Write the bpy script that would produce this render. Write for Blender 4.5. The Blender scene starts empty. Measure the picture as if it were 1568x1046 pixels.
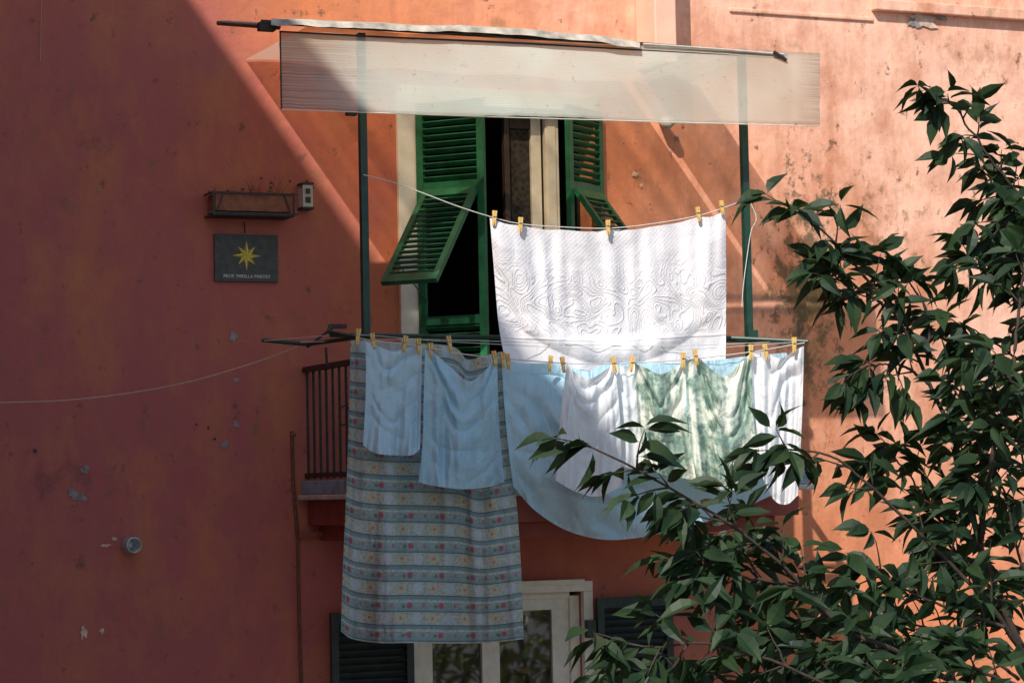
import bpy, math, random
import numpy as np
from mathutils import Vector, Matrix, noise as mnoise
random.seed(7); rng=np.random.RandomState(5)
scene=bpy.context.scene
# ------------------------------------------------------------ camera
F=3700.0; YAW=math.radians(23.5); PIT=math.radians(3.5); ROL=math.radians(1.2)
f=Vector((math.sin(YAW)*math.cos(PIT),math.cos(YAW)*math.cos(PIT),math.sin(PIT)))
r=f.cross(Vector((0,0,1))).normalized(); u_=r.cross(f)
up=u_*math.cos(ROL)+r*math.sin(ROL); rt=r*math.cos(ROL)-u_*math.sin(ROL)
C=Vector((0,-1,0.94))-f*15.4
cam=bpy.data.cameras.new("camera"); co=bpy.data.objects.new("camera",cam); scene.collection.objects.link(co)
cam.sensor_width=36; cam.lens=F/1568*36; cam.clip_end=900
M=Matrix((rt,up,-f)).transposed().to_4x4(); M.translation=C; co.matrix_world=M; scene.camera=co
def P(u,v,y=0.0):
    d=f+rt*((u-784)/F)+up*((523-v)/F)
    return C+d*((y-C.y)/d.y)
def X(u,v,y=0.0): return P(u,v,y).x
def Z(u,v,y=0.0): return P(u,v,y).z
# ------------------------------------------------------------ world / sun
KX,KZ=0.92,1.25
sd=Vector((KX,1,-KZ))
sl=bpy.data.lights.new("sun","SUN"); sl.energy=5; sl.angle=math.radians(.5); sl.color=(1,.95,.86)
so=bpy.data.objects.new("sun",sl); scene.collection.objects.link(so); so.rotation_euler=sd.to_track_quat('-Z','Y').to_euler(); so.location=(-10,-12,20)
w=bpy.data.worlds.new("World"); scene.world=w; w.use_nodes=True
wn=w.node_tree; sky=wn.nodes.new("ShaderNodeTexSky"); sky.sky_type='NISHITA'; sky.sun_disc=False
sky.sun_elevation=math.atan2(KZ,math.hypot(KX,1)); sky.sun_rotation=math.atan2(-KX,-1)
bg=wn.nodes["Background"]; bg.inputs[1].default_value=0.13; wn.links.new(sky.outputs[0],bg.inputs[0])
scene.view_settings.view_transform='Standard'; scene.view_settings.look='None'; scene.view_settings.exposure=0
# ------------------------------------------------------------ helpers
class NT:
    def __init__(s,name):
        s.m=bpy.data.materials.new(name); s.m.use_nodes=True; s.t=s.m.node_tree
        s.bsdf=s.t.nodes["Principled BSDF"]; s.out=s.t.nodes["Material Output"]
    def n(s,ty,_out=0,_p=None,**k):
        nd=s.t.nodes.new("ShaderNode"+ty)
        for a,b in (_p or {}).items(): setattr(nd,a,b)
        for a,b in k.items():
            key=int(a[1:]) if a[0]=='i' and a[1:].isdigit() else a.replace('_',' ')
            s.set(nd.inputs[key],b)
        return nd.outputs[_out]
    def set(s,i,b):
        if isinstance(b,bpy.types.NodeSocket): s.t.links.new(b,i)
        else:
            if isinstance(b,(tuple,list)) and len(b)==3 and i.type=='RGBA': b=(*b,1)
            i.default_value=b
    def math(s,op,a,b=0.0,c=0.0,clamp=False):
        return s.n("Math",_p={"operation":op,"use_clamp":clamp},i0=a,i1=b,i2=c)
    def noise(s,v,scale,detail=4,rough=.55,dist=0):
        return s.n("TexNoise",Vector=v,Scale=scale,Detail=detail,Roughness=rough,Distortion=dist)
    def ramp(s,fac,stops,interp='LINEAR'):
        nd=s.t.nodes.new("ShaderNodeValToRGB"); cr=nd.color_ramp; cr.interpolation=interp
        while len(cr.elements)<len(stops): cr.elements.new(.5)
        for e,(p,c) in zip(cr.elements,stops):
            e.position=p; e.color=(c,c,c,1) if isinstance(c,(int,float)) else (*c,1)
        s.t.links.new(fac,nd.inputs[0]); return nd.outputs[0]
    def mix(s,fac,a,b,blend='MIX'):
        nd=s.t.nodes.new("ShaderNodeMix"); nd.data_type='RGBA'; nd.blend_type=blend
        s.set(nd.inputs[0],fac); s.set(nd.inputs[6],a); s.set(nd.inputs[7],b); return nd.outputs[2]
    def scale(s,v,sc):
        nd=s.t.nodes.new("ShaderNodeMapping"); s.t.links.new(v,nd.inputs[0]); nd.inputs[3].default_value=sc; return nd.outputs[0]
    def obj(s): return s.n("TexCoord",_out=3)
    def uv(s): return s.n("TexCoord",_out=2)
    def bump(s,h,strength=.5,dist=.01,nrm=None):
        k=dict(Height=h,Strength=strength,Distance=dist)
        if nrm is not None: k["Normal"]=nrm
        return s.n("Bump",**k)
    def P(s,**k):
        for a,b in k.items(): s.set(s.bsdf.inputs[a.replace('_',' ')],b)
        return s.m
def simple(name,col,rough=.6,var=.25,scale=20,metal=0,bump=.2,bd=.003):
    t=NT(name); o=t.obj(); nz=t.noise(o,scale,3)
    c=t.mix(t.ramp(nz,[(.3,0),(.7,1)]),tuple(x*(1-var) for x in col),tuple(min(1,x*(1+var)) for x in col))
    n2=t.noise(o,scale*5,2)
    return t.P(Base_Color=c,Roughness=rough,Metallic=metal,Normal=t.bump(n2,bump,bd))
class MB:
    def __init__(s): s.v=[]; s.f=[]; s.m=[]
    def add(s,vs,fs,mi=0):
        b=len(s.v); s.v+= [tuple(x) for x in vs]; s.f+=[tuple(b+i for i in q) for q in fs]; s.m+=[mi]*len(fs)
    def box(s,x0,x1,y0,y1,z0,z1,mi=0,mat=None):
        if x0>x1:x0,x1=x1,x0
        if y0>y1:y0,y1=y1,y0
        if z0>z1:z0,z1=z1,z0
        vs=[Vector(p) for p in ((x0,y0,z0),(x1,y0,z0),(x1,y1,z0),(x0,y1,z0),(x0,y0,z1),(x1,y0,z1),(x1,y1,z1),(x0,y1,z1))]
        if mat is not None: vs=[mat@p for p in vs]
        s.add(vs,[(3,2,1,0),(4,5,6,7),(0,1,5,4),(1,2,6,5),(2,3,7,6),(3,0,4,7)],mi)
    def tube(s,pts,rad,n=6,mi=0,cap=True):
        pts=[Vector(p) for p in pts]
        if isinstance(rad,(int,float)): rad=[rad]*len(pts)
        vs=[];fs=[]
        for i,p in enumerate(pts):
            d=(pts[min(i+1,len(pts)-1)]-pts[max(i-1,0)]).normalized()
            a=d.cross(Vector((0,0,1)) if abs(d.z)<.9 else Vector((1,0,0))).normalized(); b=d.cross(a)
            for k in range(n):
                t=2*math.pi*k/n; vs.append(p+(a*math.cos(t)+b*math.sin(t))*rad[i])
        for i in range(len(pts)-1):
            for k in range(n):
                k2=(k+1)%n; fs.append((i*n+k,i*n+k2,(i+1)*n+k2,(i+1)*n+k))
        if cap: fs.append(tuple(range(n))[::-1]); fs.append(tuple((len(pts)-1)*n+k for k in range(n)))
        s.add(vs,fs,mi)
    def obj(s,name,mats,parent=None,smooth=False,bevel=0):
        me=bpy.data.meshes.new(name); me.from_pydata(s.v,[],s.f); me.update()
        for m in mats: me.materials.append(m)
        me.polygons.foreach_set("material_index",s.m)
        if smooth: me.polygons.foreach_set("use_smooth",[True]*len(s.f))
        o=bpy.data.objects.new(name,me); scene.collection.objects.link(o)
        if parent: o.parent=parent
        if bevel:
            b=o.modifiers.new("bevel","BEVEL"); b.width=bevel; b.segments=2; b.limit_method='ANGLE'
        return o
def empty(name):
    e=bpy.data.objects.new(name,None); scene.collection.objects.link(e); return e
def catmull(pts,n):
    pts=[np.array(p,float) for p in pts]
    if len(pts)==2: return np.array([pts[0]+(pts[1]-pts[0])*i/(n-1) for i in range(n)])
    P0=[2*pts[0]-pts[1]]+pts+[2*pts[-1]-pts[-2]]
    L=[0]
    for a,b in zip(pts[:-1],pts[1:]): L.append(L[-1]+np.linalg.norm(b-a))
    out=[]
    for i in range(n):
        d=L[-1]*i/(n-1); k=0
        while k<len(pts)-2 and d>L[k+1]: k+=1
        t=(d-L[k])/max(L[k+1]-L[k],1e-9); a,b,c,e=P0[k],P0[k+1],P0[k+2],P0[k+3]
        out.append(.5*((2*b)+(-a+c)*t+(2*a-5*b+4*c-e)*t*t+(-a+3*b-3*c+e)*t**3))
    return np.array(out)
# ------------------------------------------------------------ materials
def wall_mat(name="painted_plaster"):
    t=NT(name); o=t.obj(); sep=t.t.nodes.new("ShaderNodeSeparateXYZ"); t.t.links.new(o,sep.inputs[0]); x,y,z=sep.outputs
    big=t.noise(o,.7,3,.6); med=t.noise(o,4,4,.65)
    gx=t.n("MapRange",Value=x,From_Min=-2.4,From_Max=3.5); gz=t.n("MapRange",Value=z,From_Min=-1.0,From_Max=.9,To_Min=-.46,To_Max=.0)  # shade painted into the wall colour: darker leftward and below the balcony
    gz2=t.n("MapRange",Value=z,From_Min=2.3,From_Max=3.4,To_Min=0,To_Max=.20)  # upper wall colour made paler to brighten its sunlit band
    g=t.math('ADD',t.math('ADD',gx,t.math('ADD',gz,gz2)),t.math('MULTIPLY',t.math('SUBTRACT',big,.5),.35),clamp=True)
    c=t.ramp(g,[(0,(.40,.105,.10)),(.25,(.46,.125,.09)),(.44,(.72,.225,.085)),(.62,(.80,.31,.16)),(.8,(.88,.44,.29)),(1,(.90,.52,.38))])  # stops paint in light: shade reds, orange under awning, pale sunlit tones
    c=t.mix(t.ramp(med,[(.35,.25),(.55,0)]),c,(.40,.13,.10))
    n3=t.noise(t.scale(o,(1,1,.55)),2.2,5,.72)
    c=t.mix(t.math('MULTIPLY',t.ramp(n3,[(.52,0),(.72,.30)]),g),c,(.88,.54,.42))
    st=t.noise(t.scale(o,(9,9,.5)),1.5,3,.6); c=t.mix(t.ramp(st,[(.5,0),(.8,.28)]),c,(.34,.12,.09))
    hb=t.noise(t.scale(o,(1.01,1,.8)),8,5,.75)
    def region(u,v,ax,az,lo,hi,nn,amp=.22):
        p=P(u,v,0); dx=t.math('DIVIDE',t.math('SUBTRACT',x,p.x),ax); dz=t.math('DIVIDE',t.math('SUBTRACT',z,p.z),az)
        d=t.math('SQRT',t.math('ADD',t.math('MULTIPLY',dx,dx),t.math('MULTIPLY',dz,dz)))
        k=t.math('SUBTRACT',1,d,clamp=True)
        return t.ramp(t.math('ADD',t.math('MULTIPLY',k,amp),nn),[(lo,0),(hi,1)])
    c=t.mix(t.math('MULTIPLY',region(1270,560,1.0,1.9,.46,.70,n3,.28),.85),c,(.50,.17,.075))  # shade right of the balcony, painted in as darker orange
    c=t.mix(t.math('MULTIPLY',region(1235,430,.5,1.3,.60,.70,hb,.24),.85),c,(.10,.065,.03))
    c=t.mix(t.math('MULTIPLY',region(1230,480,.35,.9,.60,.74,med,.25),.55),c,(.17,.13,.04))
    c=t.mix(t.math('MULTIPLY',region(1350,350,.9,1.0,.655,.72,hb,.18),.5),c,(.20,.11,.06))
    c=t.mix(t.math('MULTIPLY',region(1500,90,.8,.5,.62,.72,hb,.18),.35),c,(.40,.18,.10))
    c=t.mix(t.math('MULTIPLY',region(150,215,.25,.3,.62,.76,hb,.2),.6),c,(.2,.07,.06))
    c=t.mix(t.math('MULTIPLY',region(100,730,.5,.3,.62,.70,hb,.2),.4),c,(.17,.06,.06))
    vo=t.noise(o,26,1,.5)
    c=t.mix(t.ramp(vo,[(.76,0),(.79,.8)]),c,(.20,.09,.06))
    h=t.math('ADD',t.math('MULTIPLY',t.noise(o,2.2,2),1.0),t.math('ADD',t.math('MULTIPLY',t.noise(o,8,6,.6),.42),t.math('MULTIPLY',vo,.05)))
    return t.P(Base_Color=c,Roughness=.88,Normal=t.bump(h,.7,.032))
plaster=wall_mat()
pink=simple("pale_pink_render",(.86,.50,.37),.85,.08,6)
redslab=simple("red_render",(.30,.08,.06),.85,.2,6)
cream=simple("cream_paint",(.78,.74,.63),.6,.1,9)
white=simple("white_window_paint",(.80,.76,.64),.5,.1,14)
green=simple("green_shutter_paint",(.012,.13,.055),.45,.3,12)
dgreen=simple("dark_green_paint",(.012,.05,.035),.45,.3,12)
dshut=simple("dark_shutter_paint",(.022,.035,.032),.5,.3,12)
iron=simple("dark_iron",(.035,.03,.03),.6,.4,30)
rust=simple("rusty_metal",(.16,.06,.035),.8,.4,30)
terra=simple("terracotta",(.24,.09,.05),.85,.3,20)
bluegrey=simple("blue_grey_stone",(.24,.33,.42),.8,.3,12)
ledge=simple("light_stone",(.55,.50,.43),.8,.2,15)
slate=simple("slate",(.06,.065,.06),.6,.3,25)
yellow=simple("yellow_enamel",(.75,.58,.06),.5,.15,20)
whitep=simple("white_lettering",(.7,.7,.65),.6,.05,20)
grey=simple("grey_mortar",(.25,.22,.21),.9,.35,25,bump=.6)
paleg=simple("pale_mortar",(.60,.42,.34),.9,.3,25,bump=.6)
steel=simple("galvanised_steel",(.45,.48,.48),.4,.2,20,.6)
wood=simple("clothespin_wood",(.80,.52,.16),.6,.2,60)
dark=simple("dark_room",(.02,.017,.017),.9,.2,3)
brown=simple("brown_wood",(.05,.03,.022),.6,.3,20)
rope=simple("rope_fibre",(.62,.60,.56),.8,.15,80)
cable=simple("old_cable",(.50,.32,.27),.8,.15,80)
bark=simple("bark",(.045,.032,.024),.85,.4,40,bump=.6)
asph=simple("paving",(.17,.16,.15),.9,.2,4)
rooft=simple("roof_tiles",(.28,.12,.08),.9,.3,8)
tg=NT("window_glass"); glass=tg.P(Base_Color=(.01,.012,.012),Roughness=.03,Normal=tg.bump(tg.noise(tg.obj(),3,1),.03,.02)); tg.bsdf.inputs["IOR"].default_value=2.4
tl=NT("lace_curtain"); _v=tl.n("TexVoronoi",Vector=tl.obj(),Scale=30)
lace=tl.P(Base_Color=tl.ramp(_v,[(.2,(.015,.013,.01)),(.8,(.055,.05,.04))]),Roughness=.9)
def fabric(name,col,col2=None,trans=.25,embroid=False,pattern=None,wrk=1.0):
    t=NT(name); uv=t.uv()
    nz=t.noise(uv,3,2); base=t.mix(nz,col,col2 or tuple(c*.93 for c in col))
    if pattern: base=pattern(t,uv)
    wr=t.noise(t.scale(uv,(3.6,1.7,1)),1.3,4,.55,1.2)
    wr=t.math('ABSOLUTE',t.math('SUBTRACT',wr,.5))
    wr2=t.noise(uv,9,4,.6,.5)
    h=t.math('ADD',t.math('MULTIPLY',wr,1.5*wrk),t.math('MULTIPLY',wr2,.45*wrk))
    if embroid:
        sep=t.t.nodes.new("ShaderNodeSeparateXYZ"); t.t.links.new(uv,sep.inputs[0])
        # leafy scroll embroidery: contour lines of a smooth noise, in the lower-middle band
        cn=t.noise(t.scale(uv,(1,.8,1)),4.5,0,.5,1.6)
        ln_=t.math('SINE',t.math('MULTIPLY',cn,70)); ln_=t.ramp(ln_,[(.35,0),(.9,1)])
        ms=t.math('MULTIPLY',t.n("MapRange",Value=sep.outputs[1],From_Min=.20,From_Max=.42),t.n("MapRange",Value=sep.outputs[1],From_Min=.73,From_Max=.70))
        gx_=t.math('SINE',t.math('MULTIPLY',sep.outputs[0],210)); gy_=t.math('SINE',t.math('MULTIPLY',sep.outputs[1],210))
        ms2=t.n("MapRange",Value=sep.outputs[1],From_Min=.75,From_Max=.72)
        h=t.math('ADD',h,t.math('ADD',t.math('MULTIPLY',t.math('MULTIPLY',ln_,ms),.17),t.math('MULTIPLY',t.math('MULTIPLY',t.math('MULTIPLY',gx_,gy_),ms2),.022)))
        hem=t.math('MULTIPLY',t.n("MapRange",Value=sep.outputs[1],From_Min=.745,From_Max=.75),t.n("MapRange",Value=sep.outputs[1],From_Min=.765,From_Max=.76))
        h=t.math('ADD',h,t.math('MULTIPLY',hem,.15))
    nrm=t.bump(h,.85,.03)
    t.P(Base_Color=base,Roughness=.9,Normal=nrm)
    tr=t.n("BsdfTranslucent",Color=base,Normal=nrm)
    mx=t.n("MixShader",i0=trans,i1=t.bsdf.outputs[0],i2=tr); t.t.links.new(mx,t.out.inputs[0]); return t.m
def pat_floral(t,uv):
    sep=t.t.nodes.new("ShaderNodeSeparateXYZ"); t.t.links.new(uv,sep.inputs[0]); x,y=sep.outputs[0],sep.outputs[1]
    ny=t.math('MULTIPLY',y,1/.185); fy=t.math('FRACT',ny)
    nn=t.noise(uv,60,3,.6)
    wn_=t.math('MULTIPLY',t.math('SUBTRACT',nn,.5),.036)
    def dots(px,py,ox,rad,sy=1.0):
        dx=t.math('MULTIPLY',t.math('SUBTRACT',t.math('FRACT',t.math('ADD',t.math('DIVIDE',x,px),ox)),.5),px)
        dy=t.math('MULTIPLY',t.math('SUBTRACT',fy,py),.185*sy)
        d=t.math('SQRT',t.math('ADD',t.math('MULTIPLY',dx,dx),t.math('MULTIPLY',dy,dy)))
        d=t.math('ADD',d,wn_)
        return t.n("MapRange",Value=d,From_Min=rad,From_Max=rad*.7)
    c=t.ramp(fy,[(0,(.48,.52,.45)),(.40,(.53,.56,.49)),(.425,(.09,.13,.14)),(.46,(.20,.32,.36)),(.56,(.28,.41,.45)),(.60,(.56,.60,.53)),(.66,(.35,.43,.42)),(.80,(.28,.40,.42)),(.93,(.20,.32,.35)),(.97,(.09,.13,.14))],'CONSTANT')
    c=t.mix(t.math('MULTIPLY',t.ramp(nn,[(.45,0),(.6,1)]),.5),c,(.17,.24,.23))
    c=t.mix(t.math('MULTIPLY',dots(.21,.21,0,.042),.7),c,(.50,.60,.68))
    c=t.mix(t.math('MULTIPLY',dots(.21,.21,.5,.036),.5),c,(.60,.48,.28))
    c=t.mix(t.math('MULTIPLY',dots(.21,.78,.25,.021),.85),c,(.42,.06,.10))
    c=t.mix(t.math('MULTIPLY',dots(.21,.80,.42,.014),.8),c,(.08,.18,.10))
    c=t.mix(t.math('MULTIPLY',dots(.21,.78,.80,.014),.75),c,(.36,.15,.18))
    c=t.mix(t.math('MULTIPLY',dots(.21,.21,.5,.011),.7),c,(.40,.13,.09))
    return c
def pat_green(t,uv):
    n=t.noise(t.scale(uv,(1.3,.8,1)),3.2,1,.5,.9); n2=t.noise(uv,15,4,.65)
    m=t.ramp(t.math('ADD',n,t.math('MULTIPLY',t.math('SUBTRACT',n2,.5),.32)),[(.42,0),(.50,1)])
    g=t.mix(t.ramp(n2,[(.42,0),(.58,1)]),(.20,.32,.27),(.44,.54,.44))
    return t.mix(m,g,t.mix(t.ramp(n2,[(.5,0),(.62,.5)]),(.88,.90,.80),(.60,.67,.52)))
fab_white=fabric("white_cotton",(.90,.89,.94),trans=.2,embroid=True,wrk=.5)
fab_white2=fabric("white_linen",(.88,.89,.92),trans=.3)
fab_blue=fabric("pale_blue_cotton",(.48,.76,.92),(.58,.82,.93),trans=.3,wrk=1.5)
fab_blue2=fabric("blue_white_terry",(.62,.83,.93),(.54,.78,.92),trans=.25,wrk=1.3)
fab_flor=fabric("floral_striped_fabric",(.4,.4,.4),trans=.12,pattern=pat_floral,wrk=.8)
fab_green=fabric("green_white_print",(.4,.4,.4),trans=.25,pattern=pat_green,wrk=1.3)
# ------------------------------------------------------------ ground
g=MB(); g.add([(-200,-200,-4.5),(200,-200,-4.5),(200,200,-4.5),(-200,200,-4.5)],[(0,1,2,3)]); g.obj("ground",[asph])
# ------------------------------------------------------------ house facade
house=empty("apartment_house")
dx0,dx1=X(636,350),X(916,300); dz1=Z(750,165); dz0=0.0
wx0,wx1=X(640,960),X(890,960); wz1=Z(800,908); wz0=wz1-1.35
xs=sorted([-7.0,dx0,dx1,wx0,wx1,12.0]); zs=sorted([-4.5,wz0,wz1,dz0,dz1,10.2])
mb=MB()
def inhole(x,z): return (dx0<x<dx1 and dz0<z<dz1) or (wx0<x<wx1 and wz0<z<wz1)
for i in range(len(xs)-1):
    for j in range(len(zs)-1):
        if not inhole((xs[i]+xs[i+1])/2,(zs[j]+zs[j+1])/2):
            a,b,c,d=xs[i],xs[i+1],zs[j],zs[j+1]; mb.add([(a,0,c),(b,0,c),(b,0,d),(a,0,d)],[(0,1,2,3)])
for (a,b,c,d) in ((dx0,dx1,dz0,dz1),(wx0,wx1,wz0,wz1)):
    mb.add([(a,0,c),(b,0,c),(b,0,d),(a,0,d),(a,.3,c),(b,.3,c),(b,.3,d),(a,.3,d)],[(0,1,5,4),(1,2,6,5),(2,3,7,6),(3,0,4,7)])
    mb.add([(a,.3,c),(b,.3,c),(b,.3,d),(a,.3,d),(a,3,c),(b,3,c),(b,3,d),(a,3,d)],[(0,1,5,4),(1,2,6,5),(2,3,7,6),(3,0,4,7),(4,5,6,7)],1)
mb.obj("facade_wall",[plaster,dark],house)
rb=MB(); rb.box(-7,12,-.12,7,10.2,10.4); rb.box(-7,12,6.9,7,-4.5,10.2); rb.box(11.9,12,.01,6.9,-4.5,10.2); rb.obj("roof_slab",[rooft],house)
A=P(352,85,0); WX=-7.0; WZ=A.z+(A.x-WX)*KZ/KX
wg=MB(); wg.box(WX-6,WX,-11,7,-4.5,WZ,0); wg.box(WX-6.1,WX+.0,-11.1,7.1,WZ,WZ+.004,1)
for yy in (-3,-6,-9):
    for zz in (-3,.2,3.4,6.6): wg.box(WX,WX+.04,yy-.5,yy+.5,zz,zz+1.5,2)
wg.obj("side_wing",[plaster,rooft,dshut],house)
tr=MB()
sx0=X(609,350); tr.box(sx0,dx0+.002,-.035,.06,0,dz1+.12,0)
tr.box(dx0+.002,dx1,-.033,.058,dz1,dz1+.12,0)
tr.obj("door_surround",[cream],house,bevel=.004)
fl=MB(); fx0,fx1=X(1003,40,-.3),X(1036,40,-.3); fl.box(fx0,fx1,-.3,-.002,Z(1010,95,-.3),10.1); fl.obj("chimney_flue",[pink],house,bevel=.01)
sc=MB(); a=P(1116,16); b=P(1336,32); m=(a.z+b.z)/2
sc.box(a.x,b.x,-.018,.01,m-.012,m+.02)
a=P(1340,8,-.06); b=P(1568,30,-.06); m=(a.z+b.z)/2
sc.box(a.x,12,-.065,.01,m-.02,m+.06); sc.box(b.x-5.2,a.x-.003,-.03,.01,m+.16,m+.2)
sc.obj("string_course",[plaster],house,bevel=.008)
ch=MB()
def chip(u,v,ru,rv,mi,seed,y=-.004,n=17):
    rr=random.Random(seed); c=P(u,v,0); R1=ru/225; R2=rv/240; vs=[(c.x,y-.002,c.z)]
    for k in range(n):
        t=2*math.pi*k/n; q=rr.uniform(.45,1.3); vs.append((c.x+R1*q*math.cos(t),y,c.z+R2*q*math.sin(t)))
    ch.add(vs,[(0,1+k,1+(k+1)%n) for k in range(n)],mi)
for i,(u,v,a,b,mi) in enumerate([(357,515,6,9,0),(362,582,7,4,0),(361,650,5,5,0),(344,680,8,6,0),(120,760,13,10,0),(130,720,6,7,0),(108,752,5,6,0),(53,690,5,4,2),(162,835,9,3,1),(175,825,5,3,1),(128,968,6,9,1),(155,966,4,5,1),(150,292,2,3,0),(318,655,2,3,2),(328,672,3,2,2),(300,650,2,2,2),(1410,32,36,14,1),(1398,36,16,8,0),(1440,26,14,6,0),(970,268,7,5,1),(1035,213,4,4,0),(980,285,3,4,1),(920,300,3,3,1)]):
    chip(u,v,a,b,mi,i,-.004-.0005*i)
ch.obj("plaster_chips",[grey,paleg,brown],house)
pp=MB(); pp.tube([P(447,660,-.02),P(449,740,-.02),P(456,825,-.02),P(458,930,-.02),P(462,1060,-.02)],.012,6,0)
pp.tube([P(446,668,-.03),P(452,664,-.03)],.014,6,0)
a=P(457,818,-.05); pp.box(a.x,X(535,818,-.05),-.06,.0,a.z-.02,a.z+.015,1)
pp.obj("wall_conduit",[rust,redslab],house)
sm=MB(); a=P(1022,188,-.1); sm.tube([a+Vector((0,.1,.02)),a,a-Vector((0,.06,0))],[.02,.05,.035],12); sm.obj("pipe_stub",[ledge],house,smooth=True)
# ---- shutters
def shutter(mb,mat,w,z0,z1,openz=None,fr=.05,mi=0,ang=-38,sp=.046):
    T=.018
    mb.box(0,fr,-T,T,z0,z1,mi,mat); mb.box(w-fr,w,-T,T,z0,z1,mi,mat)
    rails=[z0,z1-.07]; bays=[(z0+.07,z1-.07)]
    if openz: rails+=[openz[1],openz[0]-.06]; bays=[(z0+.07,openz[0]-.06),(openz[1]+.06,z1-.07)]
    for q in rails:
        h=.07 if q in (z0,z1-.07) else .06
        mb.box(fr+.001,w-fr-.001,-T+.001,T-.001,q,q+h,mi,mat)
    for a,b in bays:
        n=max(1,int((b-a)/sp))
        for i in range(n):
            zc=a+(i+.5)*(b-a)/n
            R=Matrix.Translation((0,0,zc))@Matrix.Rotation(math.radians(ang+random.uniform(-2,2)),4,'X')
            mb.box(fr-.005,w-fr+.005,-.020,.020,-.004,.004,mi,mat@R)
sh=MB()
hl=P(640,350,-.03); th=math.radians(48)
ML=Matrix.Translation((hl.x,-.04,0))@Matrix.Rotation(-th,4,'Z')
w1=.50; zt=dz1-.01; zf1=Z(680,292,-.2); zf0=zf1-.84
shutter(sh,ML,w1,.03,zt,(zf0,zf1))
FL=ML@Matrix.Translation((.055,-.02,zf1))@Matrix.Rotation(math.radians(-44),4,'X')
shutter(sh,FL,w1-.10,-.92,0,None,.04,0,25,.05)
sh.tube([ML@Vector((.06,0,zf0+.1)),FL@Vector((.03,0,-.7))],.005,5)
sh.obj("left_green_shutter",[green],house)
sh=MB(); hr=P(921,300,-.03); th2=math.radians(36)
MR=Matrix.Translation((hr.x,-.04,0))@Matrix.Rotation(th2,4,'Z')@Matrix.Translation((-w1+.02,0,0))
zf1=Z(880,297,-.1); zf0=zf1-.84
shutter(sh,MR,w1-.02,.03,zt,(zf0,zf1))
FR=MR@Matrix.Translation((.055,-.02,zf1))@Matrix.Rotation(math.radians(-36),4,'X'); shutter(sh,FR,w1-.13,-.84,0,None,.04,0,25,.05)
sh.obj("right_green_shutter",[green],house)
dl=MB()
def bx(m,u0,u1,v,y,z0,z1,th,mi): m.box(X(u0,v,y),X(u1,v,y),y,y+th,z0,z1,mi)
bx(dl,773,781,260,.10,0,dz1,.05,1); bx(dl,814,829,260,.10,.0,dz1-.002,.05,0); bx(dl,781.5,813.5,260,.13,.0,dz1-.1,.01,2)
bx(dl,781.5,813.5,260,.11,dz1-.12,dz1-.003,.04,1); bx(dl,836,856,260,.06,.0,dz1-.004,.05,0); bx(dl,839,852,260,.052,.0,dz1-.03,.006,0)
bx(dl,829.5,835.5,260,.12,0,dz1-.01,.02,1)
bx(dl,781.5,813.5,300,.11,0,.45,.03,1)
dl.obj("glazed_door_leaf",[white,brown,lace],house,bevel=.004)
lw=MB()
cx0,cx1=X(632,960,-.05),X(909,960,-.05); cz1=Z(850,891,-.05)
lw.box(cx0,cx1,-.05,-.001,wz1,cz1,0); lw.box(wx1,cx1,-.05,-.001,wz0-.1,wz1-.001,0); lw.box(cx0,wx0,-.05,-.001,wz0-.1,wz1-.001,0)
lw.box(wx0,wx1,-.075,-.045,cz1-.02,cz1+.015,0)
def stile(u0,u1,yy=.06,t=.05,z1=wz1-.03): lw.box(X(u0,990,yy),X(u1,990,yy),yy,yy+t,wz0,z1,0)
stile(640,662);stile(738,765,.055);stile(846,872);stile(874,889,.03)
zt2=Z(800,935,.06)
lw.box(X(662,990,.06)+.001,X(872,990,.06),.058,.1,zt2,wz1-.001,0)
lw.box(X(700,990,.03),X(874,990,.03),.03,.055,wz1-.045,wz1-.002,0)
lw.box(X(662,990,.08),X(846,990,.08),.085,.09,wz0,zt2,1)
lw.obj("lower_window",[white,glass],house,bevel=.004)
sh=MB()
a=X(505,990,-.06); b=X(633,990,-.06)-.01; zz_=Z(570,936,-.06); shutter(sh,Matrix.Translation((a,-.08,0)),b-a,wz0-.05,zz_,None,.05); sh.box(a+.01,b-.01,-.058,-.05,wz0,zz_-.02)  # dark panel added behind each lower shutter's slats so the gaps look shaded
a=X(911,990,-.06)+.01; b=X(1028,990,-.06); zz_=Z(970,913,-.06); shutter(sh,Matrix.Translation((a,-.08,0)),b-a,wz0-.05,zz_,None,.05); sh.box(a+.01,b-.01,-.058,-.05,wz0,zz_-.02)
h=P(900,960,-.06); sh.box(h.x-.02,h.x+.04,-.11,-.052,h.z-.07,h.z+.05)
sh.obj("lower_shutters",[dshut],house)
# ------------------------------------------------------------ balcony
bal=empty("balcony"); YB=-1.2
bxl=X(461,745,0); bxr=X(1222,700,YB)+.05
sb=MB(); z0=Z(495,757,-.5)
sb.box(bxl,bxr,YB-.05,-.001,z0,z0+.09,0); sb.box(bxl-.03,bxr+.03,YB-.08,-.001,z0-.035,z0-.001,1)
sb.box(bxl+.04,bxr-.04,YB+.02,-.001,z0-.20,z0-.037,2); sb.box(bxl+.12,bxr-.12,YB+.2,-.001,z0-.30,z0-.202,2)
sb.obj("slab",[bluegrey,ledge,redslab],bal,bevel=.008)
rl=MB(); zr=Z(470,566,0); xl=bxl+.04; yF=YB
xpl=X(560,480,YB); xpr=X(1146,480,YB)
rl.box(xl-.02,xl+.02,yF,0,zr-.02,zr+.015,0); rl.box(xl-.015,xl+.015,yF,0,z0+.11,z0+.14,0)
for i in range(10):
    yy=-.04-i*(1.14/9); rl.tube([(xl,yy,z0+.1),(xl,yy,zr-.01)],.009,6,0)
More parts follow.
